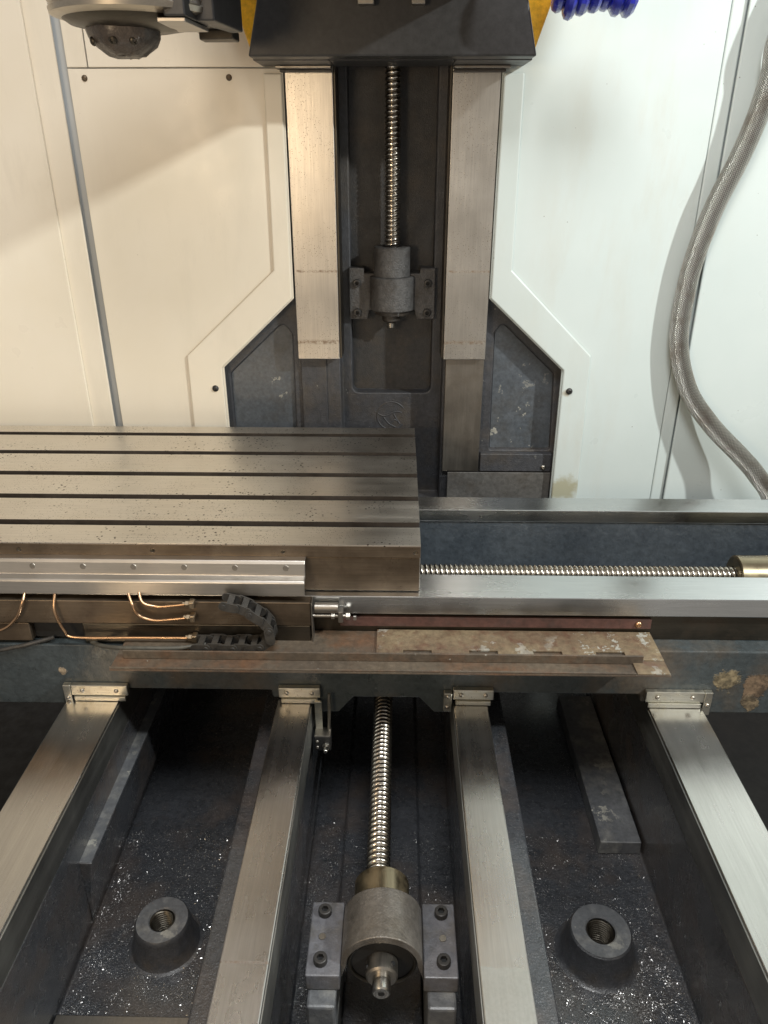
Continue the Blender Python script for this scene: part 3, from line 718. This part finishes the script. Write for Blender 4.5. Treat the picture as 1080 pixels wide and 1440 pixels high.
ext = rounded([(.9405, .5215), (.9405, .5190), (.9240, .5190), (.9210, .5230), (.9185, .5405), (.9080, .5425), (.9055, .5455), (.9055, .5655), (.9085, .5655), (.9085, .5500), (.9235, .5450), (.9270, .5230)], 0)
ec_ = obj('scale_cover', prism(ext, -1.15, -.1085, 'X'), 'aluminium', tb, .0008)
for i in range(9):
    x = -.135 - .0715 * i
    obj('rivet', lathe([(0, .0045), (.0008, .0038)], (x, .9203, H(.5290)), (0, -1, .15), 14), 'dull_steel', ec_, 0, 40)
# limit dog between apron and rail
dg_ = thing('limit_dog', 'small steel rod and clamp sticking out beside the table apron', 'limit dog', (-.07, .918, H(.61)))
obj('rod', lathe([(0, .0075), (.034, .0075)], (-.0965, .914, H(.5890)), (1, 0, 0), 18), 'dull_steel', dg_, .0008, 35)
obj('thin_rod', lathe([(0, .0025), (.052, .0025)], (-.0985, .912, H(.6015)), (1, 0, 0), 12), 'bolt_steel', dg_, 0, 35)
obj('clamp', hbox(-.0630, -.0560, .908, .9225, .5930, .6110), 'dull_steel', dg_, .001)
obj('nut', lathe([(0, .0055), (.006, .0055)], (-.0520, .912, H(.6015)), (1, 0, 0), 6), 'bolt_steel', dg_, .0005)
obj('nut', lathe([(0, .0050), (.005, .0050)], (-.0730, .912, H(.6015)), (1, 0, 0), 6), 'bolt_steel', dg_, .0005)
obj('stop_pin', hbox(-.0420, -.0375, .918, .9225, .6070, .6130), 'aluminium', dg_, .0005)

# ------------------------------------------------------------------ oil pipes
def pipe(label, pts, fit):
    t = thing('oil_pipe', label, 'pipe', (pts[-1][0], .895, H(pts[-1][1])), 'copper oil pipes under the table')
    path = catmull([(x, (.925 if i == 0 else (.9115 if i == 1 else .8965)), H(h)) for i, (x, h) in enumerate(pts)], 8)
    obj('tube', tube(path, .0022, 10), 'copper', t, 0, 60)
    if fit:
        x, h = pts[-1]
        obj('fitting', lathe([(0, .0036), (.004, .0036), (.0045, .0052), (.014, .0052), (.015, .004)], (x - .003, .8985, H(h)), (1, 0, 0), 6), 'fitting', t, .0004)
        obj('elbow', hbox(x + .0065, x + .0145, .8925, .9045, h - .0055, h + .0055), 'fitting', t, .0015)
pipe('copper oil pipe curving away at the far left under the table', [(-.5052, .545), (-.5055, .562), (-.5068, .5768), (-.520, .6008), (-.547, .6217), (-.60, .628)], False)
pipe('long copper oil pipe running lowest along the table apron', [(-.4625, .545), (-.4628, .562), (-.4627, .5881), (-.4547, .6217), (-.4413, .6325), (-.36, .6322), (-.2790, .6317)], True)
pipe('curved copper oil pipe ending at the middle fitting on the apron', [(-.3660, .545), (-.3602, .560), (-.3508, .575), (-.3438, .594), (-.3243, .6019), (-.300, .6005), (-.2780, .5977)], True)
pipe('short copper oil pipe ending at the topmost fitting on the apron', [(-.3490, .545), (-.3443, .558), (-.3354, .5725), (-.3163, .5790), (-.295, .5775), (-.2770, .5752)], True)

# ------------------------------------------------------------------ drag chain
dc = thing('drag_chain', 'black plastic drag chain bending down from the apron into the tray', 'cable chain', (-.2, .885, H(.641)))
cp = catmull([(-.218, .5620), (-.200, .5665), (-.179, .5770), (-.1630, .5920), (-.1540, .6100), (-.1580, .6255), (-.1770, .6325), (-.205, .6330), (-.240, .6330), (-.272, .6330)], 30)
# resample at link pitch
link_pts = [cp[0]]; acc = 0; PIT = .0190
for a, b in zip(cp, cp[1:]):
    d = (b - a).length
    while acc + d >= PIT:
        t = (PIT - acc) / d; a = a + (b - a) * t; link_pts.append(a.copy()); d = (b - a).length; acc = 0
    acc += d
def link_mesh():
    bm = bmesh.new(); L = PIT * .80; rr = .0066
    st = [(L * .5 + rr * math.cos(R(a)), rr * math.sin(R(a))) for a in range(-90, 91, 15)] + [(-L * .5 + rr * math.cos(R(a)), rr * math.sin(R(a))) for a in range(90, 271, 15)]
    for y0, y1 in ((-.0130, -.0105), (.0105, .0130)):
        A = [bm.verts.new((x, y0, z)) for x, z in st]; B = [bm.verts.new((x, y1, z)) for x, z in st]
        bm.faces.new(A); bm.faces.new(B[::-1])
        for i in range(len(st)): bm.faces.new((A[i], B[i], B[(i + 1) % len(st)], A[(i + 1) % len(st)]))
    for z in (-.0053, .0053): box(-.0042, .0042, -.0106, .0106, z - .0011, z + .0011, bm)
    for y in (-.0130,):
        lathe([(0, .0036), (.0010, .0032)], (-L * .5, y, 0), (0, -1, 0), 14, bm)
    bmesh.ops.recalc_face_normals(bm, faces=bm.faces[:])
    me = bpy.data.meshes.new('link'); bm.to_mesh(me); bm.free(); me.materials.append(M['black_plastic']); return me
lm = link_mesh()
for i, (a, b) in enumerate(zip(link_pts, link_pts[1:])):
    o = bpy.data.objects.new('link', lm); COL.objects.link(o); o.parent = dc
    mid = (a + b) / 2; p = Vector((mid.x, .8860 + (.0014 if i % 2 else -.0014), H(mid.y)))
    o.location = p - WORLD[dc]; o.rotation_euler = (0, math.atan2(b.y - a.y, b.x - a.x), 0)
obj('cable', tube(catmull([(-.425, .9100, H(.6495)), (-.405, .898, H(.6480)), (-.375, .8835, H(.6405)), (-.335, .8780, H(.6370)), (-.29, .878, H(.6360)), (-.25, .885, H(.634))], 10), .0032, 10), 'cable_grey', None, 0, 60,
    'grey cable running into the lower end of the drag chain', 'cable')
obj('cable', tube(catmull([(-.62, .893, H(.672)), (-.56, .897, H(.658)), (-.52, .900, H(.650)), (-.48, .9115, H(.6435))], 10), .0032, 10), 'black_plastic', None, 0, 60,
    'black cable at the left edge below the table apron', 'cable')

# ------------------------------------------------------------------ limit bracket on the bed
lb = thing('limit_bracket', 'small steel bracket with nut hanging beside the left inner bed rail', 'bracket', (-.09, .89, H(.82)))
obj('strip', hbox(-.1000, -.0895, .8880, .8920, .7375, .7900), 'wiper_metal', lb, .0008)
blk2 = obj('block', hbox(-.1005, -.0765, .872, .8875, .7905, .8160), 'bolt_black', lb, .001)
obj('block_top', hbox(-.1005, -.0765, .8720, .8920, .7880, .7903), 'dull_steel', lb, .0006)
obj('rod', lathe([(0, .0024), (.075, .0024)], (-.0800, .886, H(.8020)), (.02, .12, 1), 12), 'dull_steel', lb, 0, 35)
obj('nut', lathe([(0, .0062), (.0045, .0062)], (-.0830, .8718, H(.8045)), (0, -1, 0), 6), 'bolt_steel', lb, .0006)
obj('stud', lathe([(0, .0036), (.009, .0036), (.0105, .0026)], (-.0830, .8672, H(.8045)), (0, -1, 0), 16), 'bright_steel', lb, 0, 35)
for hh in (.7985, .8095): dome_screw(lb, (-.0965, .872, H(hh)), (0, -1, 0), .0026, 'dull_steel')

# ------------------------------------------------------------------ loose chips
from mathutils import noise as mnoise
def chips(areas):
    bm = bmesh.new()
    for (x0, x1, y0, y1, z, n, bias) in areas:
        k = 0; tries = 0
        while k < n * 2 and tries < n * 14:
            tries += 1
            x = random.uniform(x0, x1); y = y0 + (y1 - y0) * random.random() ** bias
            d = mnoise.noise(Vector((x * 28, y * 28, 1.7))) * .6 + mnoise.noise(Vector((x * 90, y * 90, 4.2))) * .5
            if random.random() > .25 + 1.3 * max(d, -.12): continue
            k += 1
            s = random.uniform(.00022, .0006)
            if random.random() < .07: s *= 2.2
            rot = Matrix.Rotation(random.uniform(0, 6.28), 3, 'Z') @ Matrix.Rotation(random.uniform(-.8, .8), 3, 'X') @ Matrix.Rotation(random.uniform(-.6, .6), 3, 'Y')
            if random.random() < .035:   # a curled sliver
                rr = random.uniform(.0012, .0026); a0 = random.uniform(0, 6.28); sp = random.uniform(1.2, 3.6); prev = None
                for q in range(7):
                    a = a0 + sp * q / 6
                    c = [rot @ Vector((rr * math.cos(a), rr * math.sin(a), .0006 * q / 6 + e)) for e in (0, .0007)]
                    cur = [bm.verts.new((x + v.x, y + v.y, z + .0010 + abs(v.z))) for v in c]
                    if prev: bm.faces.new((prev[0], cur[0], cur[1], prev[1]))
                    prev = cur
                continue
            q = [rot @ Vector(v) for v in ((-s * 1.3, -s * .5, 0), (s, -s * .4, .0003), (s * .8, s * .6, -.0002), (-s * .7, s * .4, .0003))]
            bm.faces.new([bm.verts.new((x + v.x, y + v.y, z + .0006 + v.z)) for v in q])
    return bm
zf = H(FL)
o = obj('metal_chips', chips([(.20, .39, .52, .85, zf, 3600, 1.7), (.20, .385, .52, .67, zf, 4500, 1.0), (-.39, -.20, .55, .85, zf, 3600, 1.6), (-.393, -.37, .55, .85, zf, 500, 1.2), (-.215, -.195, .55, .80, zf, 600, 1.2),
    (-.104, -.062, .50, .88, zf, 900, 1.3), (.062, .104, .50, .88, zf, 350, 1.3), (-.054, .054, .62, .85, zf + .006, 500, 1.3), (-.05, .06, .44, .52, zf + .006, 300, 1), (-.104, -.08, .46, .55, zf, 350, 1)]), 'chip_metal', None, 0, kind='stuff')
o['label'] = 'fine shiny metal chips scattered over the black bed floor'; o['category'] = 'metal chips'
